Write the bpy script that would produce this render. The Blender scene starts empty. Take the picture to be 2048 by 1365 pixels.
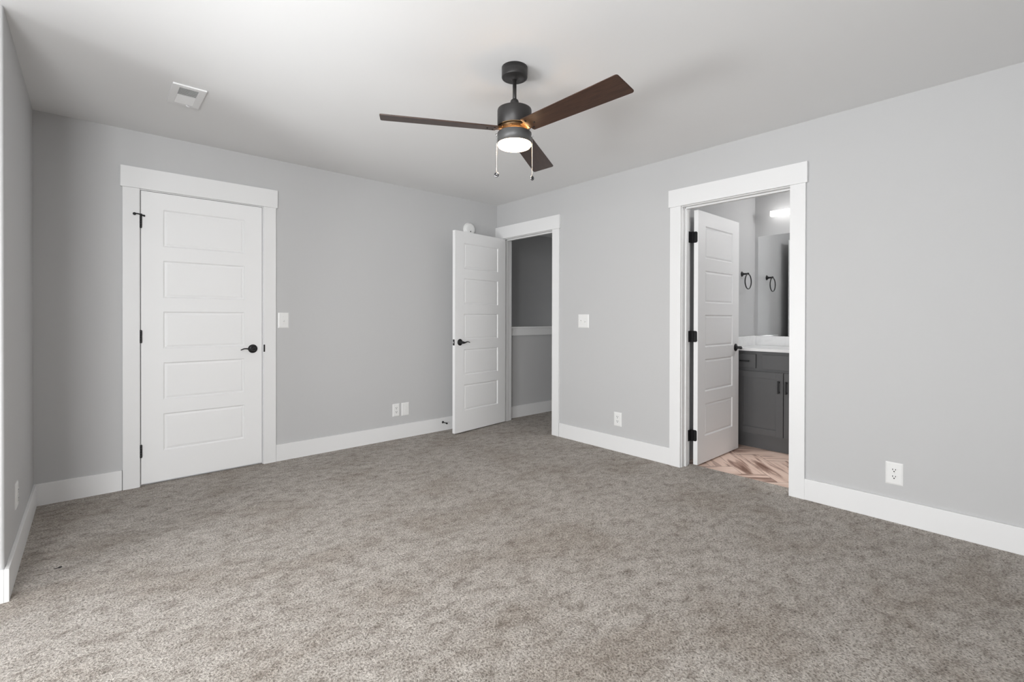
import bpy, bmesh, math, random
from mathutils import Vector, Matrix

random.seed(7)
SC = bpy.context.scene
COL = SC.collection
PI = math.pi
H = 2.4384                      # ceiling height

# ------------------------------------------------------------------ camera
cam_d = bpy.data.cameras.new('camera')
cam_d.sensor_fit = 'HORIZONTAL'
cam_d.sensor_width = 36.0
cam_d.lens = 944.197 / 2048 * 36.0
cam_d.shift_x = 0.0
cam_d.shift_y = -(682.5 - 639.67) / 2048
cam_d.clip_start = 0.05
cam = bpy.data.objects.new('camera', cam_d)
COL.objects.link(cam)
yaw, pitch, roll = 0.7278787, -0.0041087, 0.0021049
fw = Vector((math.sin(yaw), math.cos(yaw), 0))
rt = Vector((math.cos(yaw), -math.sin(yaw), 0))
up = Vector((0, 0, 1))
fw, up = fw * math.cos(pitch) + up * math.sin(pitch), up * math.cos(pitch) - fw * math.sin(pitch)
rt, up = rt * math.cos(roll) + up * math.sin(roll), up * math.cos(roll) - rt * math.sin(roll)
M = Matrix.Identity(4)
for i in range(3):
    M[i][0], M[i][1], M[i][2] = rt[i], up[i], -fw[i]
M[0][3], M[1][3], M[2][3] = -3.44283, -4.12343, 1.16799
cam.matrix_world = M
SC.camera = cam

# ------------------------------------------------------------------ world, daylight, exposure
w = bpy.data.worlds.new('world'); SC.world = w
w.use_nodes = True
bg = w.node_tree.nodes['Background']
bg.inputs['Color'].default_value = (0.95, 0.97, 1.0, 1)
bg.inputs['Strength'].default_value = 1.0

SC.view_settings.view_transform = 'Standard'
SC.view_settings.look = 'None'
SC.view_settings.gamma = 1.0
SC.view_settings.exposure = 0.0
SC.view_settings.use_curve_mapping = False


def area(name, loc, direction, sx, sy, power, color=(0.972, 0.988, 1.0), spread=PI):
    d = bpy.data.lights.new(name, 'AREA')
    d.shape = 'RECTANGLE'; d.size = sx; d.size_y = sy
    d.energy = power; d.color = color; d.spread = spread
    o = bpy.data.objects.new(name, d); COL.objects.link(o)
    o.location = loc
    o.rotation_euler = Vector(direction).to_track_quat('-Z', 'Y').to_euler()
    return o

# daylight at the window of the alcove on the left: sky light, and light bounced up off the ground outside
area('daylight_sky', (-5.10, -2.30, 1.30), (1, 0.0, -0.05), 1.3, 1.5, 34)
area('daylight_ground_bounce', (-5.34, -2.30, 0.66), (1, 0.12, 0.75), 1.3, 0.5, 64)
area('daylight_sky_near', (-5.10, -4.02, 1.38), (1, 0.25, 0.0), 1.2, 1.4, 53)
# daylight at the window in the wall behind the camera, far left
area('daylight_rear', (-4.45, -4.83, 1.40), (0.40, 1, 0.0), 0.75, 1.3, 98)

# ------------------------------------------------------------------ materials
def mat(name, color, rough=0.5, metal=0.0, spec=None):
    m = bpy.data.materials.new(name); m.use_nodes = True
    b = m.node_tree.nodes['Principled BSDF']
    b.inputs['Base Color'].default_value = (*color, 1)
    b.inputs['Roughness'].default_value = rough
    b.inputs['Metallic'].default_value = metal
    if spec is not None:
        b.inputs['Specular IOR Level'].default_value = spec
    return m

def nodes(m):
    nt = m.node_tree
    return nt, nt.nodes['Principled BSDF']

def add(nt, typ, **kw):
    n = nt.nodes.new(typ)
    for k, v in kw.items():
        if k in n.inputs.keys():
            n.inputs[k].default_value = v
        else:
            setattr(n, k, v)
    return n

def bump_noise(m, scale, strength, dist=0.001, detail=3):
    nt, b = nodes(m)
    tc = add(nt, 'ShaderNodeTexCoord')
    n = add(nt, 'ShaderNodeTexNoise'); n.inputs['Scale'].default_value = scale; n.inputs['Detail'].default_value = detail
    bp = add(nt, 'ShaderNodeBump'); bp.inputs['Strength'].default_value = strength; bp.inputs['Distance'].default_value = dist
    nt.links.new(tc.outputs['Object'], n.inputs['Vector'])
    nt.links.new(n.outputs['Fac'], bp.inputs['Height'])
    nt.links.new(bp.outputs['Normal'], b.inputs['Normal'])

M_WALL = mat('grey_wall_paint', (0.56, 0.56, 0.562), 0.62, spec=0.3); bump_noise(M_WALL, 260, 0.10, 0.0006)
M_CEIL = mat('white_ceiling_paint', (0.82, 0.82, 0.82), 0.8, spec=0.2); bump_noise(M_CEIL, 180, 0.10, 0.0006)
M_TRIM = mat('white_trim_paint', (0.83, 0.83, 0.83), 0.38)
M_DOOR = mat('white_door_paint', (0.87, 0.87, 0.87), 0.42); bump_noise(M_DOOR, 300, 0.05, 0.0004)
M_BLACK = mat('black_hardware', (0.010, 0.010, 0.011), 0.38, 0.2)
M_BRONZE = mat('dark_bronze_metal', (0.030, 0.028, 0.0275), 0.40, 0.25)
M_COPPER = mat('brass_fan_hub', (0.10, 0.062, 0.032), 0.33, 0.85)
M_CHROME = mat('polished_chrome', (0.85, 0.85, 0.86), 0.12, 1.0)
M_PLASTIC = mat('white_plastic', (0.84, 0.84, 0.83), 0.35)
M_SLOT = mat('dark_slot', (0.02, 0.02, 0.02), 0.7)
M_RUBBER = mat('black_rubber', (0.012, 0.012, 0.012), 0.7)
M_VANITY = mat('charcoal_cabinet_paint', (0.085, 0.085, 0.087), 0.42)
M_MIRROR = mat('mirror_silver', (0.86, 0.87, 0.87), 0.015, 1.0)
M_VENT = mat('white_enamel', (0.82, 0.82, 0.82), 0.4)
M_DUCT_SHADE = mat('duct_shade', (0.16, 0.16, 0.16), 0.8)

def emit(name, color, strength):
    m = bpy.data.materials.new(name); m.use_nodes = True
    nt = m.node_tree; nt.nodes.clear()
    e = nt.nodes.new('ShaderNodeEmission'); o = nt.nodes.new('ShaderNodeOutputMaterial')
    e.inputs['Color'].default_value = (*color, 1); e.inputs['Strength'].default_value = strength
    nt.links.new(e.outputs[0], o.inputs[0])
    return m

M_LAMP = emit('lit_warm_diffuser', (1.0, 0.68, 0.40), 30)
M_ADDED_GLOW = emit('added_warm_glow', (1.0, 0.60, 0.28), 60)  # emission of the added ring on top of the light housing
M_KIT = mat('bloom_grey_metal', (0.10, 0.10, 0.10), 0.45, 0.3)  # light housing lifted to grey: lamp bloom put into the colour
M_MEDAL = mat('smoked_chrome', (0.35, 0.35, 0.36), 0.15, 1.0)
M_BAR = emit('lit_bath_bar', (1.0, 0.985, 0.97), 3.4)

def glass():
    m = bpy.data.materials.new('window_glass'); m.use_nodes = True
    nt = m.node_tree; nt.nodes.clear()
    t = nt.nodes.new('ShaderNodeBsdfTransparent'); g = nt.nodes.new('ShaderNodeBsdfGlossy')
    g.inputs['Roughness'].default_value = 0.02
    fr = nt.nodes.new('ShaderNodeFresnel'); mx = nt.nodes.new('ShaderNodeMixShader'); o = nt.nodes.new('ShaderNodeOutputMaterial')
    nt.links.new(fr.outputs[0], mx.inputs[0]); nt.links.new(t.outputs[0], mx.inputs[1]); nt.links.new(g.outputs[0], mx.inputs[2])
    nt.links.new(mx.outputs[0], o.inputs[0])
    return m
M_GLASS = glass()

def ramp(nt, stops, interp='LINEAR'):
    r = nt.nodes.new('ShaderNodeValToRGB')
    r.color_ramp.interpolation = interp
    while len(r.color_ramp.elements) < len(stops):
        r.color_ramp.elements.new(0.5)
    for e, (p, c) in zip(r.color_ramp.elements, stops):
        e.position = p; e.color = (*c, 1) if len(c) == 3 else c
    return r

def mix(nt, fac, a, b, blend='MIX'):
    n = nt.nodes.new('ShaderNodeMix'); n.data_type = 'RGBA'; n.blend_type = blend
    for val, idx in ((fac, 0), (a, 6), (b, 7)):
        if hasattr(val, 'is_linked') or hasattr(val, 'links'):
            nt.links.new(val, n.inputs[idx])
        else:
            n.inputs[idx].default_value = val if idx == 0 else (*val, 1)
    return n.outputs[2]

CARPET_BASE = (0.442, 0.408, 0.372)
def carpet():
    m = mat('taupe_cut_pile_carpet', (0.3, 0.28, 0.26), 0.95, spec=0.05)
    nt, b = nodes(m)
    tc = add(nt, 'ShaderNodeTexCoord')
    def noise(scale, detail, rough=0.5, vec=None, dist=0.0):
        n = nt.nodes.new('ShaderNodeTexNoise')
        n.inputs['Scale'].default_value = scale; n.inputs['Detail'].default_value = detail
        n.inputs['Roughness'].default_value = rough; n.inputs['Distortion'].default_value = dist
        nt.links.new(vec or tc.outputs['Object'], n.inputs['Vector'])
        return n.outputs['Fac']
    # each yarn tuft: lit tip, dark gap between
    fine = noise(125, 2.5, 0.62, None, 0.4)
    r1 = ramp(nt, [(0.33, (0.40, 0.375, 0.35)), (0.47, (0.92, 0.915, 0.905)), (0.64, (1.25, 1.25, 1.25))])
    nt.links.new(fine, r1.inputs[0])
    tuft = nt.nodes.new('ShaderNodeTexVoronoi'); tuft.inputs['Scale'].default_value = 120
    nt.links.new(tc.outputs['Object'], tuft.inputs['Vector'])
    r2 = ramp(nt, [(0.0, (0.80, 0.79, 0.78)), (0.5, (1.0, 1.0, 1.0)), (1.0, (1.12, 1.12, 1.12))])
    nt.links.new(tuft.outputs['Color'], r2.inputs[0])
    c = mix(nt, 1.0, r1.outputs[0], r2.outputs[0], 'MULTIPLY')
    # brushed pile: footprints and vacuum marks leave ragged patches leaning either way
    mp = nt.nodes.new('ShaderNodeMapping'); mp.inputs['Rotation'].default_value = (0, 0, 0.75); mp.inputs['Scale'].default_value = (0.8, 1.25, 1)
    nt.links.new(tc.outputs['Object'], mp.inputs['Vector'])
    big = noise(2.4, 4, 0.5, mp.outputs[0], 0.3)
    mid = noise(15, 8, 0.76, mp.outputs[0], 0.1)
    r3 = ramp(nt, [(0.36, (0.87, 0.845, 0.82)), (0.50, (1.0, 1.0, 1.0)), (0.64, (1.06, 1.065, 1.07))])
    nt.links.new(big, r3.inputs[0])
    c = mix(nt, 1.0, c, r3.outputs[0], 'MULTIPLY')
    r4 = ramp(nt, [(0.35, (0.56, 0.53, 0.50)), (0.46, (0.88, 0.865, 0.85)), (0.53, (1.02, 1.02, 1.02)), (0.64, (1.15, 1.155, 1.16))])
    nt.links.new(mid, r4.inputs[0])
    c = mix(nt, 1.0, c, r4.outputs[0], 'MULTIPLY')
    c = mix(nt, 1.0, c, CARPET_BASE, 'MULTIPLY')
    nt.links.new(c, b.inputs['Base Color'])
    bp = nt.nodes.new('ShaderNodeBump'); bp.inputs['Strength'].default_value = 0.85; bp.inputs['Distance'].default_value = 0.009
    nt.links.new(fine, bp.inputs['Height'])
    bp2 = nt.nodes.new('ShaderNodeBump'); bp2.inputs['Strength'].default_value = 0.5; bp2.inputs['Distance'].default_value = 0.016
    nt.links.new(mid, bp2.inputs['Height'])
    nt.links.new(bp2.outputs[0], bp.inputs['Normal'])
    nt.links.new(bp.outputs[0], b.inputs['Normal'])
    b.inputs['Sheen Weight'].default_value = 0.15
    return m
M_CARPET = carpet()

def wood(name, dark, light, scale=(1, 14, 14), rough=0.4, axis_obj='Object', detail_scale=6):
    m = mat(name, dark, rough)
    nt, b = nodes(m)
    tc = add(nt, 'ShaderNodeTexCoord')
    mp = nt.nodes.new('ShaderNodeMapping'); mp.inputs['Scale'].default_value = scale
    nt.links.new(tc.outputs[axis_obj], mp.inputs['Vector'])
    n = nt.nodes.new('ShaderNodeTexNoise'); n.inputs['Scale'].default_value = detail_scale; n.inputs['Detail'].default_value = 6
    n.inputs['Distortion'].default_value = 1.2
    nt.links.new(mp.outputs[0], n.inputs['Vector'])
    r = ramp(nt, [(0.3, dark), (0.7, light)])
    nt.links.new(n.outputs['Fac'], r.inputs[0])
    nt.links.new(r.outputs[0], b.inputs['Base Color'])
    return m
M_BLADE = wood('walnut_blade', (0.030, 0.013, 0.008), (0.064, 0.030, 0.018), (1.5, 22, 22), 0.42)

def vinyl():
    m = mat('pinkish_wood_plank', (0.5, 0.36, 0.3), 0.35)
    nt, b = nodes(m)
    uv = nt.nodes.new('ShaderNodeUVMap'); uv.uv_map = 'UVMap'
    mp = nt.nodes.new('ShaderNodeMapping'); mp.inputs['Scale'].default_value = (1.6, 11, 1)
    nt.links.new(uv.outputs[0], mp.inputs['Vector'])
    n = nt.nodes.new('ShaderNodeTexNoise'); n.inputs['Scale'].default_value = 1.5; n.inputs['Detail'].default_value = 5; n.inputs['Distortion'].default_value = 0.9
    nt.links.new(mp.outputs[0], n.inputs['Vector'])
    r = ramp(nt, [(0.30, (0.22, 0.125, 0.095)), (0.41, (0.46, 0.31, 0.25)), (0.50, (0.80, 0.60, 0.50)), (0.75, (0.88, 0.70, 0.60))])
    nt.links.new(n.outputs['Fac'], r.inputs[0])
    nt.links.new(r.outputs[0], b.inputs['Base Color'])
    return m
M_VINYL = vinyl()
M_GROUT = mat('plank_joint', (0.12, 0.07, 0.055), 0.7)

def marble():
    m = mat('white_cultured_marble', (0.86, 0.86, 0.86), 0.18)
    nt, b = nodes(m)
    tc = add(nt, 'ShaderNodeTexCoord')
    n = nt.nodes.new('ShaderNodeTexNoise'); n.inputs['Scale'].default_value = 5; n.inputs['Detail'].default_value = 5; n.inputs['Distortion'].default_value = 2
    nt.links.new(tc.outputs['Object'], n.inputs['Vector'])
    r = ramp(nt, [(0.36, (0.83, 0.83, 0.83)), (0.5, (0.88, 0.88, 0.88))])
    nt.links.new(n.outputs['Fac'], r.inputs[0]); nt.links.new(r.outputs[0], b.inputs['Base Color'])
    return m
M_MARBLE = marble()

# ------------------------------------------------------------------ mesh helpers
class MB:
    """collects shapes and links them as ONE mesh object"""
    def __init__(self):
        self.bm = bmesh.new()
    def box(self, x0, x1, y0, y1, z0, z1, bevel=0.0, mtx=None):
        x0, x1 = sorted((x0, x1)); y0, y1 = sorted((y0, y1)); z0, z1 = sorted((z0, z1))
        t = bmesh.new()
        v = [t.verts.new((x, y, z)) for z in (z0, z1) for y in (y0, y1) for x in (x0, x1)]
        for f in ((0, 2, 3, 1), (4, 5, 7, 6), (0, 1, 5, 4), (2, 6, 7, 3), (0, 4, 6, 2), (1, 3, 7, 5)):
            t.faces.new([v[i] for i in f])
        if bevel:
            bmesh.ops.bevel(t, geom=list(t.edges), offset=bevel, segments=2, affect='EDGES', profile=0.6)
        self.merge(t, mtx); return self
    def merge(self, t, mtx=None):
        vm = {}
        for v in t.verts:
            co = mtx @ v.co if mtx else v.co
            vm[v] = self.bm.verts.new(co)
        for f in t.faces:
            try:
                nf = self.bm.faces.new([vm[v] for v in f.verts]); nf.smooth = f.smooth
            except ValueError:
                pass
        t.free()
    def lathe(self, prof, seg=48, mtx=None, smooth=True):
        """prof: list of (r, z); closed with caps where r == 0"""
        t = bmesh.new(); rings = []
        for r, z in prof:
            if r < 1e-6:
                rings.append([t.verts.new((0, 0, z))])
            else:
                rings.append([t.verts.new((r * math.cos(2 * PI * i / seg), r * math.sin(2 * PI * i / seg), z)) for i in range(seg)])
        for a, b in zip(rings, rings[1:]):
            for i in range(seg):
                j = (i + 1) % seg
                if len(a) == 1 and len(b) == 1: continue
                if len(a) == 1: f = t.faces.new((a[0], b[j], b[i]))
                elif len(b) == 1: f = t.faces.new((a[i], a[j], b[0]))
                else: f = t.faces.new((a[i], a[j], b[j], b[i]))
                f.smooth = smooth
        bmesh.ops.recalc_face_normals(t, faces=t.faces)
        self.merge(t, mtx); return self
    def tube(self, pts, rad, seg=12, flat=1.0, closed=False):
        """sweep along pts; rad number or list; flat squashes the section sideways"""
        pts = [Vector(p) for p in pts]; n = len(pts)
        t = bmesh.new(); rings = []
        for i, p in enumerate(pts):
            if closed: d = pts[(i + 1) % n] - pts[i - 1]
            else: d = pts[min(i + 1, n - 1)] - pts[max(i - 1, 0)]
            d.normalize()
            ref = Vector((0, 0, 1)) if abs(d.z) < 0.9 else Vector((0, 1, 0))
            if closed: ref = Vector((0, 1, 0)) if abs(d.y) < 0.9 else ref
            a = d.cross(ref).normalized(); b = a.cross(d)
            r = rad[i] if isinstance(rad, (list, tuple)) else rad
            rings.append([t.verts.new(p + a * (r * flat * math.cos(2 * PI * k / seg)) + b * (r * math.sin(2 * PI * k / seg))) for k in range(seg)])
        prs = list(zip(rings, rings[1:])) + ([(rings[-1], rings[0])] if closed else [])
        for A, B in prs:
            for k in range(seg):
                f = t.faces.new((A[k], A[(k + 1) % seg], B[(k + 1) % seg], B[k])); f.smooth = True
        if not closed:
            t.faces.new(rings[0]); t.faces.new(rings[-1])
        bmesh.ops.recalc_face_normals(t, faces=t.faces)
        self.merge(t); return self
    def sphere(self, c, r, seg=16, sc=(1, 1, 1)):
        t = bmesh.new()
        bmesh.ops.create_uvsphere(t, u_segments=seg, v_segments=max(6, seg // 2), radius=r)
        for f in t.faces: f.smooth = True
        self.merge(t, Matrix.Translation(c) @ Matrix.Diagonal((*sc, 1))); return self
    def prism(self, poly, z0, z1, bevel=0.0, mtx=None):
        t = bmesh.new()
        a = [t.verts.new((x, y, z0)) for x, y in poly]; b = [t.verts.new((x, y, z1)) for x, y in poly]
        t.faces.new(a); t.faces.new(b)
        for i in range(len(poly)):
            j = (i + 1) % len(poly); t.faces.new((a[i], a[j], b[j], b[i]))
        bmesh.ops.recalc_face_normals(t, faces=t.faces)
        if bevel:
            bmesh.ops.bevel(t, geom=list(t.edges), offset=bevel, segments=2, affect='EDGES')
        self.merge(t, mtx); return self
    def build(self, name, m, parent=None, loc=None, rotz=0.0, recalc=True):
        if recalc: bmesh.ops.recalc_face_normals(self.bm, faces=self.bm.faces)
        me = bpy.data.meshes.new(name); self.bm.to_mesh(me); self.bm.free()
        me.materials.append(m)
        o = bpy.data.objects.new(name, me); COL.objects.link(o)
        if parent is not None: o.parent = parent
        if loc is not None: o.location = loc
        o.rotation_euler.z = rotz
        return o

def tag(o, label, cat, group=None):
    o['label'] = label; o['category'] = cat
    if group: o['group'] = group
    return o

def thing(name, label, cat, loc=(0, 0, 0), rotz=0.0, group=None):
    o = bpy.data.objects.new(name, None); COL.objects.link(o)
    o.empty_display_size = 0.05
    o.location = loc; o.rotation_euler.z = rotz
    return tag(o, label, cat, group)

def struct(o, label, cat):
    o['kind'] = 'structure'; o['label'] = label; o['category'] = cat
    return o

def rot(axis, a): return Matrix.Rotation(a, 4, axis)
def tr(x, y, z): return Matrix.Translation((x, y, z))

# ------------------------------------------------------------------ floors and ceiling
fl = MB()
fl.box(-5.0, 0.0, -4.75, 0.02, -0.08, 0.0)
fl.box(0.0, 0.136, -3.014, -2.256, -0.08, 0.0)
fl.box(0.0, 3.2, -2.08, 0.0, -0.08, 0.0)
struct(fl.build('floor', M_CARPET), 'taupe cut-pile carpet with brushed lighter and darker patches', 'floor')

bf = MB(); bf.box(0.136, 1.70, -4.2, -2.186, -0.08, -0.0125)
bath_floor = bf.build('floor_bathroom', M_GROUT)
struct(bath_floor, 'pinkish wood-look plank floor laid in a herringbone behind the bathroom door', 'floor')
# herringbone planks laid at 45 degrees, one mesh, each plank with its own stretch of grain
def herringbone():
    bm = bmesh.new(); uvl = bm.loops.layers.uv.new('UVMap')
    W, L = 0.175, 0.70
    n = int(L / W)
    ox, oy = 0.233, -2.619
    X0, X1, Y0, Y1 = 0.137, 1.60, -4.15, -2.188
    g = 0.0012
    def plank(u0, u1, v0, v1, horiz):
        a = PI / 4; c, s = math.cos(a), math.sin(a)
        cs = [(u0 + g, v0 + g), (u1 - g, v0 + g), (u1 - g, v1 - g), (u0 + g, v1 - g)]
        P = [(ox + c * u - s * v, oy + s * u + c * v) for u, v in cs]
        # clip to the bathroom floor
        def clip(poly, f):
            out = []
            for i in range(len(poly)):
                p, q = poly[i], poly[(i + 1) % len(poly)]
                fp, fq = f(p), f(q)
                if fp >= 0: out.append(p)
                if fp * fq < 0:
                    t = fp / (fp - fq); out.append((p[0] + (q[0] - p[0]) * t, p[1] + (q[1] - p[1]) * t))
            return out
        for f in (lambda p: p[0] - X0, lambda p: X1 - p[0], lambda p: p[1] - Y0, lambda p: Y1 - p[1]):
            P = clip(P, f)
            if len(P) < 3: return
        off = (random.random() * 50, random.random() * 50)
        vs = [bm.verts.new((x, y, -0.0115)) for x, y in P]
        fc = bm.faces.new(vs)
        for lp in fc.loops:
            dx, dy = lp.vert.co.x - ox, lp.vert.co.y - oy
            u, v = c * dx + s * dy, -s * dx + c * dy
            lp[uvl].uv = (u + off[0], v + off[1]) if horiz else (v + off[0], u + off[1])
    for k in range(-16, 17):
        for j in range(-6, 7):
            # staircase herringbone
            bx = k * W + j * L * 1.0; by = k * W - j * L * 1.0
            plank(bx, bx + L, by - W, by, True)
            plank(bx, bx + W, by, by + L, False)
    me = bpy.data.meshes.new('planks'); bm.to_mesh(me); bm.free(); me.materials.append(M_VINYL)
    o = bpy.data.objects.new('planks', me); COL.objects.link(o); o.parent = bath_floor
herringbone()

ce = MB(); ce.box(-5.15, 3.3, -4.9, 1.2, H, H + 0.1)
struct(ce.build('ceiling', M_CEIL), 'smooth white ceiling', 'ceiling')

# ------------------------------------------------------------------ walls
def wall(name, boxes, label, m=M_WALL):
    b = MB()
    for x in boxes: b.box(*x)
    return struct(b.build(name, m), label, 'wall')

ZB, TOP = -0.08, H
T = 0.115
# far wall with the closed door (faces the camera side)
wall('wall_back', [(-3.83, -3.208, 0, T, ZB, TOP), (-2.406, 0.0, 0, T, ZB, TOP), (-3.208, -2.406, 0, T, 2.060, TOP)],
     'grey wall holding the closed five-panel door')
# right-hand wall with the two open doorways
wall('wall_right', [(0, T, -0.092, 0.0, ZB, TOP), (0, T, -2.237, -0.888, ZB, TOP), (0, T, -4.87, -3.033, ZB, TOP),
                    (0, T, -0.888, -0.092, 2.060, TOP), (0, T, -3.033, -2.237, 2.054, TOP)],
     'grey wall with the hall doorway and the bathroom doorway')
# short wall at the left edge that ends in an outside corner
wl = MB()
wl.prism([(-3.71, 0.0), (-3.83, 0.0), (-3.83, -1.18), (-5.12, -1.18), (-5.12, -1.30)] + [(-3.722 + 0.012 * math.sin(q * PI / 12), -1.288 - 0.012 * math.cos(q * PI / 12)) for q in range(0, 7)], ZB, TOP, 0.0)
struct(wl.build('wall_left', M_WALL), 'short grey wall ending in an outside corner at the left edge', 'wall')
wall('wall_alcove', [(-5.12, -5.0, -4.87, -4.67, ZB, TOP), (-5.12, -5.0, -3.37, -3.00, ZB, TOP), (-5.12, -5.0, -1.60, -1.30, ZB, TOP), (-5.12, -5.0, -4.67, -1.60, 2.10, TOP), (-5.12, -5.0, -3.00, -1.60, ZB, 0.40), (-5.12, -5.0, -4.67, -3.37, ZB, 0.62)],
     'grey alcove wall with the daylight window')
wall('wall_front', [(-5.0, -4.88, -4.87, -4.75, ZB, TOP), (-4.02, 0.0, -4.87, -4.75, ZB, TOP), (-4.88, -4.02, -4.87, -4.75, ZB, 0.70), (-4.88, -4.02, -4.87, -4.75, 2.08, TOP)],
     'grey wall with a window behind the camera')
# closet behind the closed door
wall('wall_closet', [(-3.83, -1.8, 0.70, 0.80, ZB, TOP), (-3.90, -3.83, T, 0.80, ZB, TOP), (-1.9, -1.8, T, 0.70, ZB, TOP), (-3.83, -1.9, T, 0.70, ZB, 0.0)],
     'closet wall behind the closed door')
# bathroom
wall('wall_bathroom_side', [(T, 1.70, -2.186, -2.08, ZB, TOP)], 'grey bathroom side wall holding the towel ring')
wall('wall_bathroom_mirror', [(1.585, 1.70, -4.2, -2.186, ZB, TOP)], 'grey bathroom wall behind mirror and light bar')
wall('wall_bathroom_end', [(T, 1.70, -4.32, -4.2, ZB, TOP)], 'grey bathroom end wall out of sight')
# hall and stairwell
wall('wall_hall', [(1.70, 3.3, -2.186, -2.08, ZB, TOP)], 'grey hall wall out of sight')
kn = wall('wall_knee', [(T, 2.6, -0.029, 0.086, ZB - 1.6, 1.035)], 'low grey half wall beside the stairs beyond the hall doorway')
wall('wall_stairwell', [(-0.3, 3.3, 1.057, 1.17, -1.7, TOP), (-0.3, 0.0, T, 1.057, -1.7, TOP), (3.2, 3.3, -2.08, 1.057, -1.7, TOP), (0.0, 3.2, 0.086, 1.057, -1.75, -1.65)],
     'dark grey stairwell wall beyond the half wall')

# ------------------------------------------------------------------ baseboards
BBH, BBT = 0.134, 0.015
def baseboard(name, boxes, label):
    b = MB()
    for x in boxes: b.box(*x, bevel=0.0025)
    return struct(b.build(name, M_TRIM), label, 'baseboard')
baseboard('baseboard_back', [(-3.71, -3.290, -BBT, 0, -0.01, BBH), (-2.329, -0.0, -BBT, 0, -0.01, BBH)], 'white baseboard along the wall with the closed door')
baseboard('baseboard_right', [(-BBT, 0, -2.163, -0.972, -0.01, BBH), (-BBT, 0, -4.75, -3.108, -0.01, BBH)], 'white baseboard along the wall with two doorways')
baseboard('baseboard_left', [(-3.71, -3.695, -1.315, -BBT, -0.01, BBH), (-5.0, -3.71, -1.315, -1.30, -0.01, BBH)], 'white baseboard wrapping the outside corner at the left edge')
baseboard('baseboard_hall', [(T, 2.6, -0.044, -0.029, -0.01, BBH)], 'white baseboard along the half wall in the hall')
baseboard('baseboard_alcove', [(-5.0, -4.985, -4.75, -1.315, -0.01, BBH), (-4.985, -BBT, -4.75, -4.735, -0.01, BBH)], 'white baseboard in the alcove and behind the camera')
# cap on the half wall: apron board with a nosed shelf
cp = thing('trim_4', 'white cap board on top of the half wall in the hall', 'trim', (T, -0.029, 1.035)); cp['kind'] = 'structure'
b = MB(); b.box(0, 2.45, -0.018, 0, -0.076, 0.006, 0.002); b.build('apron_board', M_TRIM, cp)
b = MB(); b.box(0, 2.45, -0.028, 0.140, 0.006, 0.028, 0.005); b.build('cap_shelf', M_TRIM, cp)

# ------------------------------------------------------------------ door trim: casings, head casing, jambs and stops
CT = 0.018
def trim(name, label, axis, a0, a1, ctop, htop, side, stop0, hover=0.011, lo_clip=None, back=True):
    """doorway along one wall. axis 'x': wall faces -y; axis 'y': wall faces -x.
    a0,a1 = jamb faces (a0 hinge side), ctop = top of the jamb, htop = top of head casing"""
    t = thing(name, label, 'trim', (0, 0, 0)); t['kind'] = 'structure'
    sgn = 1 if a1 > a0 else -1
    def bx(b, u0, u1, n0, n1, z0, z1, bev=0.0015):
        # n < 0 is in front of the wall
        if axis == 'x': b.box(u0, u1, n0, n1, z0, z1, bev)
        else: b.box(n0, n1, u0, u1, z0, z1, bev)
    R, CW = 0.005, 0.091
    in0, in1 = a0 - sgn * R, a1 + sgn * R
    out0, out1 = in0 - sgn * CW, in1 + sgn * CW
    if lo_clip is not None: out0 = lo_clip
    h0, h1 = out0 - sgn * hover, out1 + sgn * hover
    if lo_clip is not None: h0 = lo_clip
    for u0, u1 in ((out0, in0), (in1, out1)):
        b = MB(); bx(b, u0, u1, -CT, 0, -0.005, ctop + R); b.build('side_casing', M_TRIM, t)
    b = MB(); bx(b, h0, h1, -CT - 0.007, 0, ctop + R, htop, 0.002); b.build('head_casing', M_TRIM, t)
    if back:
        for u0, u1 in ((out0 if lo_clip is None else in0 - sgn * 0.06, in0), (in1, out1)):
            b = MB(); bx(b, u0, u1, T, T + CT, -0.012, ctop + R); b.build('side_casing', M_TRIM, t)
        b = MB(); bx(b, out0 if lo_clip is None else in0 - sgn * 0.06, out1, T, T + CT, ctop + R, htop); b.build('head_casing', M_TRIM, t)
    for u, s in ((a0, -sgn), (a1, sgn)):
        b = MB(); bx(b, u, u + s * 0.0175, 0.0, T, -0.012, ctop); b.build('jamb', M_TRIM, t)
        b = MB(); bx(b, u, u - s * 0.011, stop0, stop0 + 0.036, -0.005, ctop, 0.003); b.build('door_stop_strip', M_TRIM, t)
    b = MB(); bx(b, a0 - sgn * 0.0175, a1 + sgn * 0.0175, 0.0, T, ctop, ctop + 0.0175); b.build('head_jamb', M_TRIM, t)
    b = MB(); bx(b, a0, a1, stop0, stop0 + 0.036, ctop - 0.011, ctop, 0.003); b.build('door_stop_strip', M_TRIM, t)
    return t

t1 = trim('trim_1', 'white flat casing with a wide head around the closed door', 'x', -3.1905, -2.4268, 2.0415, 2.188, 1, 0.038, back=False)
b = MB(); b.box(-2.4265, -2.415, -0.0008, 0.03, 0.895, 0.950, 0.0)
t2 = trim('trim_2', 'white casing around the hall doorway in the corner', 'y', -0.108, -0.8725, 2.0415, 2.182, 1, 0.038, lo_clip=0.0)
t3 = trim('trim_3', 'white casing around the bathroom doorway', 'y', -2.2555, -3.0145, 2.036, 2.176, 1, 0.042)
b.bm.free()
b = MB(); b.box(-2.4235, -2.4125, -0.0200, -0.0170, 0.893, 0.950, 0.0009); b.build('strike_plate', M_BLACK, t1)

# ------------------------------------------------------------------ doors
ROWS = [(0.212, 0.262), (0.572, 0.262), (0.932, 0.262), (1.291, 0.262), (1.651, 0.260)]
DW, DH, DT = 0.757, 2.026, 0.035
STILE = 0.124

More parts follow.
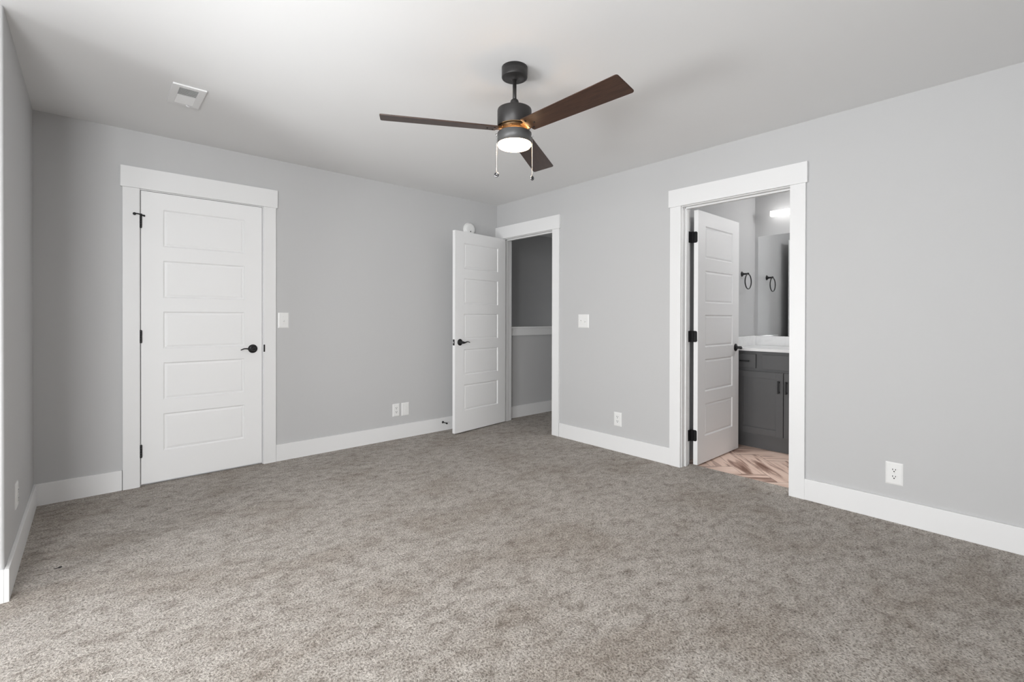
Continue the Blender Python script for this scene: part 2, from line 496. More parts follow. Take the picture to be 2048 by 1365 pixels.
def door_slab_mesh():
    """five-panel moulded slab, both faces, one mesh. x 0..DW, y 0..DT, z 0..DH"""
    bm = bmesh.new()
    xs = [0.0, STILE, DW - STILE, DW]
    zs = [0.0]
    for z, h in ROWS: zs += [z, z + h]
    zs.append(DH)
    for face_y, s in ((0.0, 1.0), (DT, -1.0)):
        def V(x, d, z): return bm.verts.new((x, face_y + s * d, z))
        def quad(a, b_, c, d): 
            f = bm.faces.new((a, b_, c, d)); return f
        # stiles and rails
        for i in range(3):
            for k in range(len(zs) - 1):
                is_panel = (i == 1 and k % 2 == 1)
                x0, x1, z0, z1 = xs[i], xs[i + 1], zs[k], zs[k + 1]
                if not is_panel:
                    quad(V(x0, 0, z0), V(x1, 0, z0), V(x1, 0, z1), V(x0, 0, z1))
                else:
                    steps = [(0.0, 0.0), (0.0065, 0.0070), (0.0095, 0.0086), (0.0125, 0.0080), (0.022, 0.0042), (0.025, 0.0038)]
                    prev = None
                    for ins, d in steps:
                        ring = [(x0 + ins, z0 + ins), (x1 - ins, z0 + ins), (x1 - ins, z1 - ins), (x0 + ins, z1 - ins)]
                        cur = [V(x, d, z) for x, z in ring]
                        if prev:
                            for q in range(4):
                                quad(prev[q], prev[(q + 1) % 4], cur[(q + 1) % 4], cur[q])
                        prev = cur
                    quad(*prev)
    # edges
    def fq(*cs): bm.faces.new([bm.verts.new(c) for c in cs])
    fq((0, 0, 0), (0, DT, 0), (0, DT, DH), (0, 0, DH))
    fq((DW, 0, 0), (DW, DT, 0), (DW, DT, DH), (DW, 0, DH))
    fq((0, 0, 0), (DW, 0, 0), (DW, DT, 0), (0, DT, 0))
    fq((0, 0, DH), (DW, 0, DH), (DW, DT, DH), (0, DT, DH))
    bmesh.ops.remove_doubles(bm, verts=bm.verts, dist=1e-5)
    bmesh.ops.recalc_face_normals(bm, faces=bm.faces)
    me = bpy.data.meshes.new('door_slab'); bm.to_mesh(me); bm.free(); me.materials.append(M_DOOR)
    return me
SLAB = door_slab_mesh()

def lever(parent, x, z, face):
    """lever handle; face -1: on the y=0 side, +1: on the y=DT side. lever runs towards the hinge (-x)"""
    y0 = 0.0 if face < 0 else DT
    b = MB()
    Rm = tr(x, y0, z) @ (rot('X', PI / 2) if face < 0 else rot('X', -PI / 2))
    b.lathe([(0, 0), (0.0330, 0), (0.0335, 0.004), (0.030, 0.008), (0.020, 0.0115), (0.0135, 0.014), (0.0115, 0.020), (0.0115, 0.040), (0, 0.040)], 40, Rm)
    ro = b.build('lever_rosette', M_BLACK, parent)
    b = MB()
    y1 = y0 + face * 0.045
    pts = [(0.010, -0.001), (0.0, -0.002), (-0.012, -0.003), (-0.026, -0.003), (-0.040, 0.001), (-0.054, 0.0045), (-0.068, 0.0045), (-0.080, 0.001), (-0.090, -0.0035), (-0.094, -0.006)]
    rad = [0.008, 0.0125, 0.0105, 0.0075, 0.0055, 0.0048, 0.0045, 0.0042, 0.0038, 0.002]
    b.tube([(x + p, y1 + face * (0.004 if i > 1 else 0.0) , z + q) for i, (p, q) in enumerate(pts)], rad, 14, 1.15)
    b.sphere((x, y1, z), 0.0125, 16)
    b.build('lever', M_BLACK, ro)
    return ro

def door(name, label, loc, rotz, lever_faces=(-1,)):
    o = bpy.data.objects.new(name, SLAB); COL.objects.link(o)
    o.location = loc; o.rotation_euler.z = rotz
    struct(o, label, 'door')
    for f in lever_faces: lever(o, DW - 0.066, 0.908, f)
    # latch faceplate on the free edge
    b = MB(); b.box(DW - 0.0005, DW + 0.0012, DT / 2 - 0.0125, DT / 2 + 0.0125, 0.878, 0.938, 0.0005)
    fp = b.build('latch_plate', M_BLACK, o)
    b = MB(); b.box(DW + 0.001, DW + 0.010, DT / 2 - 0.006, DT / 2 + 0.006, 0.899, 0.917, 0.002); b.build('latch_bolt', M_CHROME, fp)
    return o

HZ = (0.231, 1.021, 1.812)
d1 = door('door_1', 'closed white five-panel door with a black lever', (-3.1875, 0.0, 0.012), 0.0, (-1,))
th2 = PI + math.atan2(0.134, 0.991)
d2 = door('door_2', 'white five-panel hall door standing open against the corner', (0.0003 - 0.004, -0.1143, 0.012), th2, (-1, 1))
d3 = door('door_3', 'white five-panel door swung open into the bathroom', (0.145, -2.311, 0.0), 0.0, (-1, 1))

# hinges of the closed door: knuckle in front of the gap
for k, z in enumerate(HZ):
    b = MB()
    prof = [(0, -0.047), (0.0045, -0.045), (0.0068, -0.042)]
    for q in range(5):
        za = -0.042 + q * 0.0168
        prof += [(0.0070, za + 0.0006), (0.0070, za + 0.0162), (0.0062, za + 0.0168)]
    prof += [(0.0062, 0.043), (0, 0.046)]
    b.lathe(prof, 20, tr(-0.0015, -0.0085, z))
    h = b.build('hinge', M_BLACK, d1)
    if k == 2:   # hinge-pin stop with its two padded arms
        b = MB()
        b.tube([(-0.0015, -0.0085, z + 0.045), (-0.010, -0.020, z + 0.047), (-0.022, -0.026, z + 0.048), (-0.034, -0.025, z + 0.046)], 0.0042, 10)
        b.lathe([(0, 0), (0.0085, 0), (0.0095, 0.003), (0.0095, 0.008), (0.008, 0.010), (0, 0.010)], 20, tr(-0.036, -0.032, z + 0.045) @ rot('X', -PI / 2))
        b.tube([(-0.0015, -0.0085, z + 0.045), (0.008, -0.012, z + 0.043), (0.016, -0.011, z + 0.042)], 0.0045, 10)
        b.sphere((0.0165, -0.0095, z + 0.041), 0.0070, 14)
        b.lathe([(0, 0.036), (0.0085, 0.036), (0.0085, 0.052), (0, 0.052)], 16, tr(-0.0015, -0.0085, z))
        b.build('hinge_pin_stop', M_BLACK, h)

# hinges of the two open doors: leaf on the edge of the slab, knuckle, leaf on the jamb
def rounded_leaf(b, mtx, w, h, t, r=0.014):
    pts = [(0, -h / 2), (w - r, -h / 2)]
    for q in range(1, 7):
        a = -PI / 2 + q * PI / 12; pts.append((w - r + r * math.cos(a), -h / 2 + r + r * math.sin(a)))
    for q in range(1, 7):
        a = q * PI / 12; pts.append((w - r + r * math.cos(a), h / 2 - r + r * math.sin(a)))
    pts += [(0, h / 2)]
    b.prism(pts, 0, t, 0.0, mtx)
def open_hinge(o, z, pin, leaf_sign):
    # leaf on the hinge edge (x=0 plane), starting at pin side
    b = MB()
    px, py = pin
    b.lathe([(0, -0.046), (0.0062, -0.044), (0.0062, 0.044), (0, 0.046)], 18, tr(px, py, z))
    # local frame of the leaf: u along leaf_sign*y, v along z, thickness along -x
    mtx = Matrix(((0, 0, -1, 0.0), (leaf_sign, 0, 0, DT if leaf_sign < 0 else 0.0), (0, 1, 0, z), (0, 0, 0, 1)))
    rounded_leaf(b, mtx, 0.030, 0.089, 0.0022)
    return b
for z in HZ:
    b = open_hinge(d3, z, (-0.006, DT + 0.004), -1)
    # leaf let into the jamb (jamb face at world y = -2.2555)
    jy = -2.2555 - d3.location.y
    b.box(-0.064, -0.008, jy - 0.0022, jy, z - 0.0445, z + 0.0445)
    b.box(-0.012, 0.0, DT - 0.002, jy, z - 0.0445, z + 0.0445)
    b.build('hinge', M_BLACK, d3)
for z in HZ:
    b = open_hinge(d2, z, (-0.006, -0.004), 1)
    inv = (tr(*d2.location) @ rot('Z', th2)).inverted()
    b.box(-0.003, 0.014, -0.1115, -0.108, z + 0.012 - 0.0445, z + 0.012 + 0.0445, 0, inv)
    b.build('hinge', M_BLACK, d2)

# ------------------------------------------------------------------ ceiling fan
FX, FY = -1.835, -2.335
fan = thing('ceiling_fan', 'dark bronze three-blade ceiling fan with a lit round lamp', 'ceiling fan', (FX, FY, H))
def fz(z): return z - H
b = MB(); b.lathe([(0, 0), (0.0655, 0), (0.0655, -0.049), (0.0640, -0.0525), (0.058, -0.0535), (0.021, -0.0535), (0.019, -0.060), (0.013, -0.063), (0, -0.063)], 64); b.build('canopy', M_BRONZE, fan)
b = MB(); b.lathe([(0, -0.055), (0.0098, -0.055), (0.0098, fz(2.23)), (0, fz(2.23))], 32); b.build('downrod', M_BRONZE, fan)
b = MB(); b.lathe([(0, fz(2.279)), (0.012, fz(2.279)), (0.018, fz(2.274)), (0.0215, fz(2.266)), (0.0215, fz(2.220)), (0, fz(2.220))], 40); b.build('coupling', M_BRONZE, fan)
b = MB(); b.lathe([(0, fz(2.228)), (0.080, fz(2.228)), (0.0855, fz(2.225)), (0.087, fz(2.219)), (0.087, fz(2.140)), (0.084, fz(2.137)), (0.078, fz(2.141)), (0, fz(2.141))], 72); b.build('motor_housing', M_BRONZE, fan)
b = MB(); b.lathe([(0, fz(2.142)), (0.078, fz(2.142)), (0.078, fz(2.128)), (0.066, fz(2.122)), (0.066, fz(2.1065)), (0, fz(2.1065))], 64); hub = b.build('blade_hub', M_COPPER, fan)
for k in range(9):
    a = k * 2 * PI / 9 + 0.25
    b = MB(); b.sphere((0.0745 * math.cos(a), 0.0745 * math.sin(a), fz(2.1262)), 0.0042, 10); b.build('screw', M_COPPER, hub)
b = MB(); b.lathe([(0, fz(2.098)), (0.0765, fz(2.098)), (0.0795, fz(2.1065)), (0.083, fz(2.108)), (0.0870, fz(2.104)), (0.0870, fz(2.0515)), (0.084, fz(2.0515)), (0.084, fz(2.058)), (0, fz(2.058))], 72); kit = b.build('light_housing', M_KIT, fan)
b = MB(); b.lathe([(0, fz(2.0575)), (0.0835, fz(2.0575)), (0.0850, fz(2.050)), (0.0845, fz(2.043)), (0.080, fz(2.0375)), (0.068, fz(2.0350)), (0, fz(2.0345))], 72); b.build('lamp_diffuser', M_LAMP, fan)

b = MB(); b.lathe([(0.068, fz(2.0978)), (0.068, fz(2.1000)), (0.0755, fz(2.1000)), (0.0755, fz(2.0978))], 64); b.build('added_glow_ring', M_ADDED_GLOW, fan)  # added glowing ring, hidden from below, to warm the blade roots

def blade_mesh():
    t = bmesh.new()
    # outline in x (radial) and y, rounded tip corners
    r0, r1 = 0.094, 0.660
    w0, w1 = 0.052, 0.066
    pts = [(r0, -w0)]
    rc = 0.012
    for q in range(0, 7):
        a = -PI / 2 + q * PI / 12; pts.append((r1 - rc + rc * math.cos(a), -w1 + rc + rc * math.sin(a)))
    for q in range(0, 7):
        a = q * PI / 12; pts.append((r1 - rc + rc * math.cos(a), w1 - rc + rc * math.sin(a)))
    pts += [(r0, w0), (r0 - 0.004, w0 - 0.01), (r0 - 0.004, -w0 + 0.01)]
    mb = MB(); mb.prism(pts, -0.003, 0.003, 0.0012)
    bmesh.ops.recalc_face_normals(mb.bm, faces=mb.bm.faces)
    me = bpy.data.meshes.new('blade'); mb.bm.to_mesh(me); mb.bm.free(); me.materials.append(M_BLADE)
    t.free()
    return me
BL = blade_mesh()
sm = MB(); sm.lathe([(0, -0.0065), (0.004, -0.006), (0.0055, -0.003), (0, -0.003)], 16)
bmesh.ops.recalc_face_normals(sm.bm, faces=sm.bm.faces)
SM = bpy.data.meshes.new('blade_screw'); sm.bm.to_mesh(SM); sm.bm.free(); SM.materials.append(M_BLACK)
im = MB()
im.prism([(0.060, -0.022), (0.100, -0.030), (0.128, -0.026), (0.135, 0.0), (0.128, 0.026), (0.100, 0.030), (0.060, 0.022)], 0.003, 0.007, 0.001)
im.prism([(0.060, -0.022), (0.092, -0.028), (0.092, 0.028), (0.060, 0.022)], -0.004, 0.004, 0.001)
bmesh.ops.recalc_face_normals(im.bm, faces=im.bm.faces)
IM = bpy.data.meshes.new('blade_iron'); im.bm.to_mesh(IM); im.bm.free(); IM.materials.append(M_COPPER)
PITCHB = math.radians(-11.5)
for k in range(3):
    az = math.radians(31.5 + 120 * k)
    o = bpy.data.objects.new('blade', BL); COL.objects.link(o); o.parent = fan
    o.location = (0, 0, fz(2.124)); o.rotation_mode = 'XYZ'
    o.rotation_euler = (rot('Z', az) @ rot('X', PITCHB)).to_euler()
    i2 = bpy.data.objects.new('blade_iron', IM); COL.objects.link(i2); i2.parent = o
    for (sx, sy) in ((0.140, 0.0), (0.108, 0.030), (0.108, -0.030)):
        s = bpy.data.objects.new('blade_screw', SM); COL.objects.link(s); s.parent = o; s.location = (sx, sy, 0)

# pull chains: bead chain with a round chrome medallion
rt2 = Vector((math.cos(yaw), -math.sin(yaw), 0)); fw2 = Vector((math.sin(yaw), math.cos(yaw), 0))
for s, zend, zs, turn in ((-1, 1.905, 2.094, 0.0), (1, 1.888, 2.088, 0.9)):
    c = rt2 * (0.0905 * s)
    b = MB()
    b.tube([rt2 * (0.080 * s) + Vector((0, 0, fz(zs + 0.004))), rt2 * (0.0965 * s) + Vector((0, 0, fz(zs + 0.004)))], 0.0050, 10)
    z = zs
    while z > zend + 0.004:
        b.sphere((c.x, c.y, fz(z)), 0.0015, 8); z -= 0.0036
    b.tube([(c.x, c.y, fz(zs)), (c.x, c.y, fz(zend))], 0.0005, 6)
    ch = b.build('pull_chain', M_CHROME, fan)
    b = MB()
    mt = tr(c.x, c.y, fz(zend - 0.0095)) @ rot('Z', -yaw + turn) @ rot('X', PI / 2)
    b.lathe([(0, -0.005), (0.009, -0.0045), (0.0125, -0.002), (0.0132, 0.0), (0.0125, 0.002), (0.010, 0.0042), (0.0095, 0.0035), (0, 0.0035)], 28, mt)
    md = b.build('medallion', M_MEDAL, ch)
    b = MB()
    b.lathe([(0.0068, 0.0036), (0.0094, 0.0044), (0.0090, 0.0036)], 28, mt)
    if s < 0:      # three small vanes
        for q in range(3):
            b.prism([(0.001, -0.0014), (0.0062, -0.0026), (0.0062, 0.0020), (0.001, 0.0010)], 0.0035, 0.0042, 0.0, mt @ rot('Z', q * 2 * PI / 3 + 0.5))
    else:
        b.lathe([(0, 0.0043), (0.0036, 0.0042), (0.0040, 0.0035)], 16, mt @ tr(0, 0.001, 0))
        b.box(-0.0016, 0.0016, -0.0055, -0.0024, 0.0035, 0.0043, 0, mt)
    b.build('medallion_emblem', M_BLACK, md)

# ------------------------------------------------------------------ ceiling vent
vx0, vx1, vy0, vy1 = -3.113, -2.955, -1.000, -0.708
vent = thing('ceiling_vent', 'white rectangular louvred air vent in the ceiling', 'air vent', ((vx0 + vx1) / 2, (vy0 + vy1) / 2, H))
hx, hy = (vx1 - vx0) / 2, (vy1 - vy0) / 2
gx0, gx1, gy0, gy1 = -0.044, 0.044, -0.112, 0.116
b = MB()
b.box(-hx, gx0, -hy, hy, -0.008, 0.0, 0.002); b.box(gx1, hx, -hy, hy, -0.008, 0.0, 0.002)
b.box(gx0 - 0.002, gx1 + 0.002, -hy, gy0, -0.008, 0.0, 0.002); b.box(gx0 - 0.002, gx1 + 0.002, gy1, hy, -0.008, 0.0, 0.002)
b.build('vent_frame', M_VENT, vent)
b = MB(); b.box(gx0, gx1, gy0, gy1, -0.0012, -0.0002); b.build('duct_shade_sheet', M_DUCT_SHADE, vent)  # dark sheet behind the louvres: shade of the duct put into the colour
ym = -0.006
b = MB()
for k in range(8):
    y = gy0 + 0.006 + k * (ym - gy0 - 0.006) / 8
    b.box(gx0, gx1, -0.0045, 0.0045, -0.0005, 0.0005, 0, tr(0, y + 0.004, -0.0055) @ rot('X', math.radians(37)))
for k in range(9):
    y = ym + 0.006 + k * (gy1 - ym - 0.006) / 9
    b.box(gx0, gx1, -0.0068, 0.0068, -0.0005, 0.0005, 0, tr(0, y + 0.004, -0.0055) @ rot('X', math.radians(-24)))
b.box(gx0, gx1, ym - 0.002, ym + 0.004, -0.008, -0.001)
b.build('louvres', M_VENT, vent)
b = MB(); b.tube([(0.012, gy1 + 0.010, -0.007), (0.020, gy1 + 0.012, -0.013), (0.030, gy1 + 0.013, -0.014)], 0.003, 8); b.build('damper_lever', M_VENT, vent)

# ------------------------------------------------------------------ smoke detector
sd = thing('smoke_detector', 'round white smoke detector on the wall above the open hall door', 'smoke detector', (-0.400, 0.0, 2.118))
b = MB(); b.lathe([(0, 0), (0.072, 0), (0.073, 0.003), (0.073, 0.016), (0.070, 0.020), (0.068, 0.020), (0.067, 0.024), (0.064, 0.033), (0.056, 0.039), (0.040, 0.0425), (0, 0.0435)], 56, rot('X', PI / 2)); b.build('detector_body', M_PLASTIC, sd)
b = MB()
for k in range(5):
    x = -0.004 + 0.009 * k
    b.box(x, x + 0.004, -0.0450, -0.036, -0.006 - 0.004 * k, 0.036 - 0.005 * k, 0.001)
b.build('grille_ribs', M_PLASTIC, sd)
b = MB(); b.lathe([(0, 0.042), (0.006, 0.042), (0.006, 0.0448), (0, 0.0448)], 18, tr(-0.004, 0, -0.026) @ rot('X', PI / 2)); b.build('test_button', M_SLOT, sd)

# ------------------------------------------------------------------ wall plates (local: x right, z up, front is -y)
def plate(parent, w, h):
    b = MB()
    pts = [(-w / 2, -h / 2), (w / 2, -h / 2), (w / 2, h / 2), (-w / 2, h / 2)]
    t = bmesh.new()
    A = [t.verts.new((x, 0, z)) for x, z in pts]
    B = [t.verts.new((x, -0.003, z)) for x, z in pts]
    Cc = [t.verts.new((x * (1 - 0.008 / abs(w / 2) * 1), -0.0062, z * (1 - 0.008 / abs(h / 2)))) for x, z in pts]
    for P, Q in ((A, B), (B, Cc)):
        for i in range(4):
            t.faces.new((P[i], P[(i + 1) % 4], Q[(i + 1) % 4], Q[i]))
    t.faces.new(Cc); t.faces.new(A)
    b.merge(t)
    return b.build('cover_plate', M_PLASTIC, parent)

def screw(parent, x, z):
    b = MB(); b.lathe([(0, 0.0060), (0.0032, 0.0060), (0.0028, 0.0074), (0, 0.0078)], 14, tr(x, 0, z) @ rot('X', PI / 2)); b.build('screw', M_PLASTIC, parent)

def outlet(label, loc, rotz, w=0.078, h=0.124, group=None):
    o = thing('wall_outlet', label, 'outlet', loc, rotz, group)
    plate(o, w, h)
    for z in (0.0195, -0.0195):
        b = MB()
        pts = []
        for q in range(32):
            a = 2 * PI * q / 32
            pts.append((0.0172 * math.cos(a), max(-0.0135, min(0.0135, 0.0172 * math.sin(a)))))
        b.prism(pts, 0.005, 0.0085, 0.0, tr(0, 0, z) @ rot('X', PI / 2))
        r = b.build('receptacle', M_PLASTIC, o)
        b = MB()
        b.box(-0.0082, -0.0050, -0.0089, -0.0080, z + 0.0003, z + 0.0090); b.box(0.0050, 0.0082, -0.0089, -0.0080, z + 0.0010, z + 0.0085)
        b.lathe([(0, 0.0080), (0.0034, 0.0080), (0.0034, 0.0089), (0, 0.0089)], 14, tr(0, 0, z - 0.0065) @ rot('X', PI / 2))
        b.build('slots', M_SLOT, r)
    screw(o, 0, 0)
    return o

def switch(label, loc, rotz, gangs, w, h=0.126, ups=(1,)):
    o = thing('light_switch', label, 'light switch', loc, rotz)
    plate(o, w, h)
    for k in range(gangs):
        x = (k - (gangs - 1) / 2) * 0.046
        b = MB()
        b.box(x - 0.0055, x + 0.0055, -0.0078, -0.005, -0.0125, 0.0125, 0.0008)
        s = ups[k]
        b.box(-0.0045, 0.0045, -0.016, 0.0, -0.004, 0.004, 0.0012, tr(x, -0.0065, 0.002 * s) @ rot('X', math.radians(-28 * s)))
        b.build('toggle', M_PLASTIC, o)
        screw(o, x, 0.0302); screw(o, x, -0.0302)
    return o

switch('single light switch beside the closed door frame', (-2.271, 0, 1.142), 0.0, 1, 0.082, ups=(-1,))
switch('double light switch between the two open doorways', (0, -1.2695, 1.1375), -PI / 2, 2, 0.127, ups=(1, -1))
outlet('duplex outlet left of its blank-faced neighbour on the back wall', (-1.2585, 0, 0.278), 0.0, 0.074, 0.121)
outlet('outlet on the wall between the hall doorway and bathroom doorway', (0, -1.6575, 0.2805), -PI / 2, 0.079, 0.121)
outlet('outlet low on the right wall past the bathroom doorway', (0, -3.564, 0.277), -PI / 2, 0.080, 0.127)
outlet('outlet on the short left wall seen nearly edge-on', (-3.71, -0.905, 0.325), PI / 2, 0.080, 0.120)
# second plate: data jack plate with a rectangular insert
o = thing('data_plate', 'white cable plate right of the duplex outlet on the back wall', 'wall plate', (-1.1595, 0, 0.2765))
plate(o, 0.083, 0.125)
b = MB(); b.box(-0.0165, 0.0165, -0.0080, -0.005, -0.033, 0.033, 0.001); ins = b.build('insert', M_PLASTIC, o)
b = MB(); b.box(-0.0085, 0.0085, -0.0092, -0.0075, 0.006, 0.024, 0.0008); b.box(-0.0085, 0.0085, -0.0092, -0.0075, -0.024, -0.006, 0.0008); b.build('jack', M_PLASTIC, ins)
screw(o, 0, 0.0485); screw(o, 0, -0.0485)

# ------------------------------------------------------------------ spring door stop and a speck on the carpet
ds = thing('door_stop', 'black rod door stop screwed to the baseboard near the hall door', 'door stop', (-0.735, -0.015, 0.087))
b = MB(); b.lathe([(0, 0), (0.0125, 0), (0.0125, 0.003), (0.010, 0.006), (0.0055, 0.010), (0.0042, 0.016), (0.0042, 0.066), (0, 0.066)], 24, rot('X', PI / 2)); b.build('rod', M_BLACK, ds)
b = MB(); b.lathe([(0, 0.064), (0.0075, 0.064), (0.0085, 0.068), (0.0085, 0.077), (0.007, 0.080), (0, 0.080)], 24, rot('X', PI / 2)); b.build('rubber_tip', M_RUBBER, ds)
b = MB(); b.sphere((0, 0, 0.003), 0.006, 10, (1.3, 0.7, 0.6)); b.tube([(-0.02, -0.006, 0.003), (-0.008, -0.003, 0.004), (0.0, 0.0, 0.004)], 0.0013, 6)
tag(b.build('lint_speck', M_RUBBER, loc=(-3.553, -1.093, 0.0)), 'tiny black speck of lint on carpet near the left baseboard', 'lint')

# ------------------------------------------------------------------ bathroom: vanity, top, mirror, light bar, towel ring
VX = 1.020
van = thing('vanity_cabinet', 'charcoal bathroom vanity cabinet behind the open door', 'cabinet', (VX, -2.82, -0.0115))
def L(x, y, z): return (x - VX, y + 2.82, z + 0.0115)
def lb(b, x0, x1, y0, y1, z0, z1, bev=0.0):
    a = L(x0, y0, z0); c = L(x1, y1, z1); b.box(a[0], c[0], a[1], c[1], a[2], c[2], bev)
b = MB(); lb(b, VX + 0.021, 1.581, -3.42, -2.208, 0.108, 0.871); b.build('carcass', M_VANITY, van)
b = MB(); lb(b, 1.072, 1.581, -3.42, -2.208, -0.0115, 0.108); b.build('toe_kick', M_VANITY, van)
def bar_handle(parent, p0, p1):
    b = MB()
    p0, p1 = Vector(p0), Vector(p1)
    d = (p1 - p0).normalized()
    if abs(d.z) > 0.5:
        b.box(p0.x - 0.006, p0.x + 0.004, p0.y - 0.006, p0.y + 0.006, p0.z, p1.z, 0.001)
        for z in (p0.z + 0.012, p1.z - 0.012): b.box(p0.x, 0.0, p0.y - 0.004, p0.y + 0.004, z - 0.005, z + 0.005)
    else:
        b.box(p0.x - 0.006, p0.x + 0.004, p0.y, p1.y, p0.z - 0.006, p0.z + 0.006, 0.001)
        for y in (p0.y + 0.012, p1.y - 0.012): b.box(p0.x, 0.0, y - 0.005, y + 0.005, p0.z - 0.004, p0.z + 0.004)
    b.build('handle', M_BLACK, parent)
def shaker(name, y0, y1, z0, z1, fr=0.057):
    b = MB()
    lb(b, VX, VX + 0.020, y0, y0 + fr, z0, z1, 0.001); lb(b, VX, VX + 0.020, y1 - fr, y1, z0, z1, 0.001)
    lb(b, VX, VX + 0.020, y0 + fr, y1 - fr, z0, z0 + fr, 0.001); lb(b, VX, VX + 0.020, y0 + fr, y1 - fr, z1 - fr, z1, 0.001)
    lb(b, VX + 0.009, VX + 0.019, y0 + fr - 0.002, y1 - fr + 0.002, z0 + fr - 0.002, z1 - fr + 0.002)
    return b.build(name, M_VANITY, van)
def slab(name, y0, y1, z0, z1):
    b = MB(); lb(b, VX, VX + 0.020, y0, y1, z0, z1, 0.0012); return b.build(name, M_VANITY, van)
dr = slab('drawer', -2.411, -2.245, 0.718, 0.843); bar_handle(dr, L(VX - 0.028, -2.363, 0.780), L(VX - 0.028, -2.283, 0.780))
slab('false_front', -3.175, -2.466, 0.714, 0.842)
dr = slab('drawer', -3.400, -3.230, 0.718, 0.843); bar_handle(dr, L(VX - 0.028, -3.355, 0.780), L(VX - 0.028, -3.275, 0.780))
for (y0, y1, hy_) in ((-2.638, -2.245, -2.608), (-3.030, -2.644, -2.668), (-3.400, -3.040, -3.070)):
    d = shaker('door', y0, y1, 0.127, 0.690)
    bar_handle(d, L(VX - 0.028, hy_, 0.512), L(VX - 0.028, hy_, 0.622))

ct = thing('vanity_countertop', 'white marbled vanity top with low splash boards', 'countertop', (1.27, -2.82, 0.872))
b = MB(); b.box(0.992 - 1.27, 1.583 - 1.27, -0.62, 0.632, 0.0, 0.025, 0.003); b.build('slab', M_MARBLE, ct)
b = MB(); b.box(1.564 - 1.27, 1.583 - 1.27, -0.62, 0.613, 0.025, 0.118, 0.002); b.build('backsplash', M_MARBLE, ct)
b = MB(); b.box(0.995 - 1.27, 1.583 - 1.27, 0.613, 0.632, 0.025, 0.118, 0.002); b.build('side_splash', M_MARBLE, ct)
b = MB(); b.lathe([(0.17, 0.0255), (0.165, 0.0245), (0.15, 0.010), (0.10, -0.06), (0.03, -0.085), (0, -0.085)], 40, Matrix.Diagonal((0.85, 1.25, 1, 1))); 

b.bm.free()
b = MB(); b.box(1.5785, 1.5845, -3.36, -2.2165, 0.9925, 1.990); 
tag(b.build('mirror', M_MIRROR), 'frameless bathroom mirror standing above the vanity splash', 'mirror')

vl = thing('vanity_light', 'glowing white light bar above the bathroom mirror', 'wall light', (1.585, -2.652, 2.187))
b = MB(); b.box(-0.034, 0.0, -0.12, 0.12, -0.020, 0.020, 0.003); b.build('wall_plate', M_PLASTIC, vl)
b = MB(); b.box(-0.085, -0.034, -0.298, 0.298, -0.026, 0.026, 0.006); b.build('light_bar', M_BAR, vl)

tg = thing('towel_ring', 'black towel ring on the bathroom side wall', 'towel ring', (1.268, -2.186, 1.595))
b = MB(); b.lathe([(0, 0), (0.026, 0), (0.026, 0.003), (0.022, 0.007), (0.013, 0.014), (0.009, 0.024), (0.008, 0.052), (0, 0.052)], 32, rot('X', PI / 2))
b.sphere((0, -0.058, 0), 0.0115, 16); b.build('post', M_BLACK, tg)
b = MB()
R_ = 0.071
b.tube([(R_ * math.sin(2 * PI * q / 48), -0.060, -0.004 - R_ + R_ * math.cos(2 * PI * q / 48)) for q in range(48)], 0.0054, 10, closed=True); b.build('ring', M_BLACK, tg)

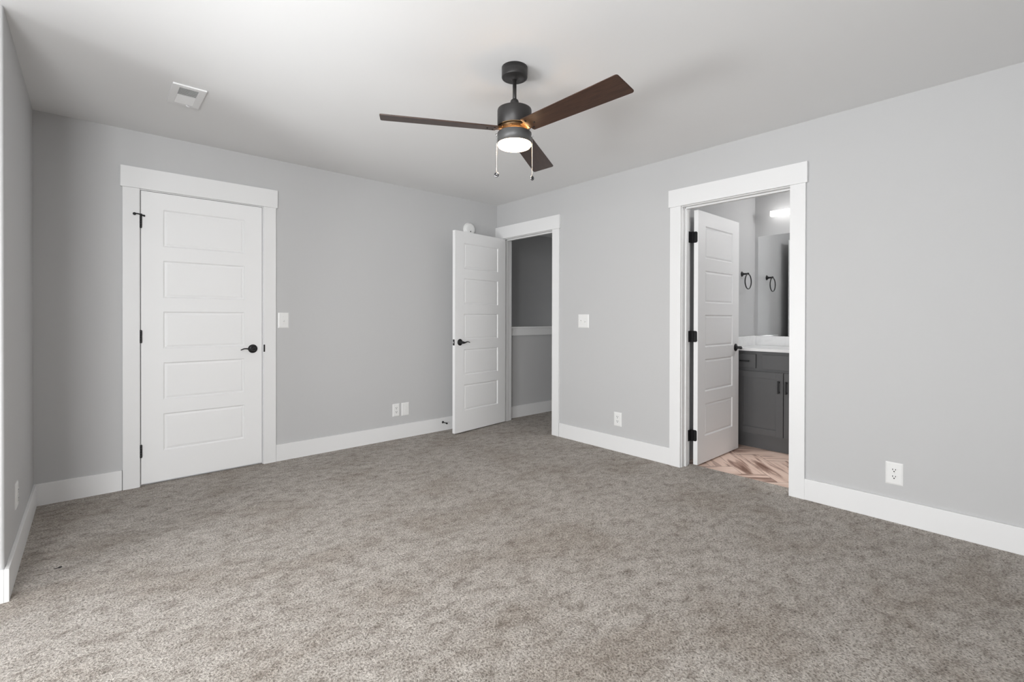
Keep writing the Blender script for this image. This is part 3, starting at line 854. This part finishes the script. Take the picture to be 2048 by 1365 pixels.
# ------------------------------------------------------------------ windows (out of the photograph, where the daylight comes in)
def window(name, label, axis, n, a0, a1, z0, z1, thick, inward):
    w_ = thing(name, label, 'window', (0, 0, 0)); w_['kind'] = 'structure'
    def bx(b, u0, u1, n0, n1, za, zb, bev=0.0015):
        if axis == 'y': b.box(n0, n1, u0, u1, za, zb, bev)
        else: b.box(u0, u1, n0, n1, za, zb, bev)
    f = 0.045
    nc0, nc1 = n - inward * 0.085, n - inward * 0.045
    b = MB()
    bx(b, a0, a0 + f, nc0, nc1, z0, z1); bx(b, a1 - f, a1, nc0, nc1, z0, z1)
    bx(b, a0 + f, a1 - f, nc0, nc1, z0, z0 + f); bx(b, a0 + f, a1 - f, nc0, nc1, z1 - f, z1)
    bx(b, a0 + f, a1 - f, nc0, nc1, (z0 + z1) / 2 - 0.02, (z0 + z1) / 2 + 0.02)
    b.build('window_frame', M_TRIM, w_)
    b = MB(); bx(b, a0 + f, a1 - f, (nc0 + nc1) / 2 - 0.002, (nc0 + nc1) / 2 + 0.002, z0 + f, z1 - f, 0); b.build('pane', M_GLASS, w_)
    b = MB(); bx(b, a0 - 0.09, a0, n, n + inward * CT, z0 - 0.02, z1); b.build('side_casing', M_TRIM, w_)
    b = MB(); bx(b, a1, a1 + 0.09, n, n + inward * CT, z0 - 0.02, z1); b.build('side_casing', M_TRIM, w_)
    b = MB(); bx(b, a0 - 0.10, a1 + 0.10, n, n + inward * 0.024, z1, z1 + 0.14); b.build('head_casing', M_TRIM, w_)
    b = MB(); bx(b, a0 - 0.10, a1 + 0.10, n - inward * 0.045, n + inward * 0.04, z0 - 0.03, z0); b.build('sill', M_TRIM, w_)
window('window_1', 'white alcove window outside the left of the picture', 'y', -5.0, -3.00, -1.60, 0.40, 2.10, 0.12, 1)
window('window_3', 'white alcove window nearer the camera', 'y', -5.0, -4.67, -3.37, 0.62, 2.10, 0.12, 1)
window('window_2', 'white window behind the camera', 'x', -4.75, -4.88, -4.02, 0.70, 2.08, 0.12, 1)

# out of sight: stair window light, plus invented fill lamps for hall and bathroom
def point(name, loc, power, color=(1, 1, 1), r=0.08):
    d = bpy.data.lights.new(name, 'POINT'); d.energy = power; d.color = color; d.shadow_soft_size = r
    o = bpy.data.objects.new(name, d); COL.objects.link(o); o.location = loc; return o
area('stair_daylight', (3.1, 0.55, 0.1), (-1, 0.1, 0.0), 0.8, 1.6, 4.6)
point('hall_fill', (2.0, -1.2, 2.2), 2.2)  # added fill for the hall
point('bath_fill', (0.95, -3.8, 2.30), 1.8)  # added fill from deeper in the bathroom
point('bath_wall_fill', (1.42, -3.22, 2.20), 11, r=0.06)  # added unseen fill to brighten the bathroom side wall
sp = bpy.data.lights.new('bath_floor_fill', 'SPOT'); sp.energy = 70; sp.spot_size = math.radians(36); sp.spot_blend = 0.6; sp.shadow_soft_size = 0.06  # added spot to brighten the bathroom floor
so = bpy.data.objects.new('bath_floor_fill', sp); COL.objects.link(so); so.location = (0.62, -3.0, 2.42)
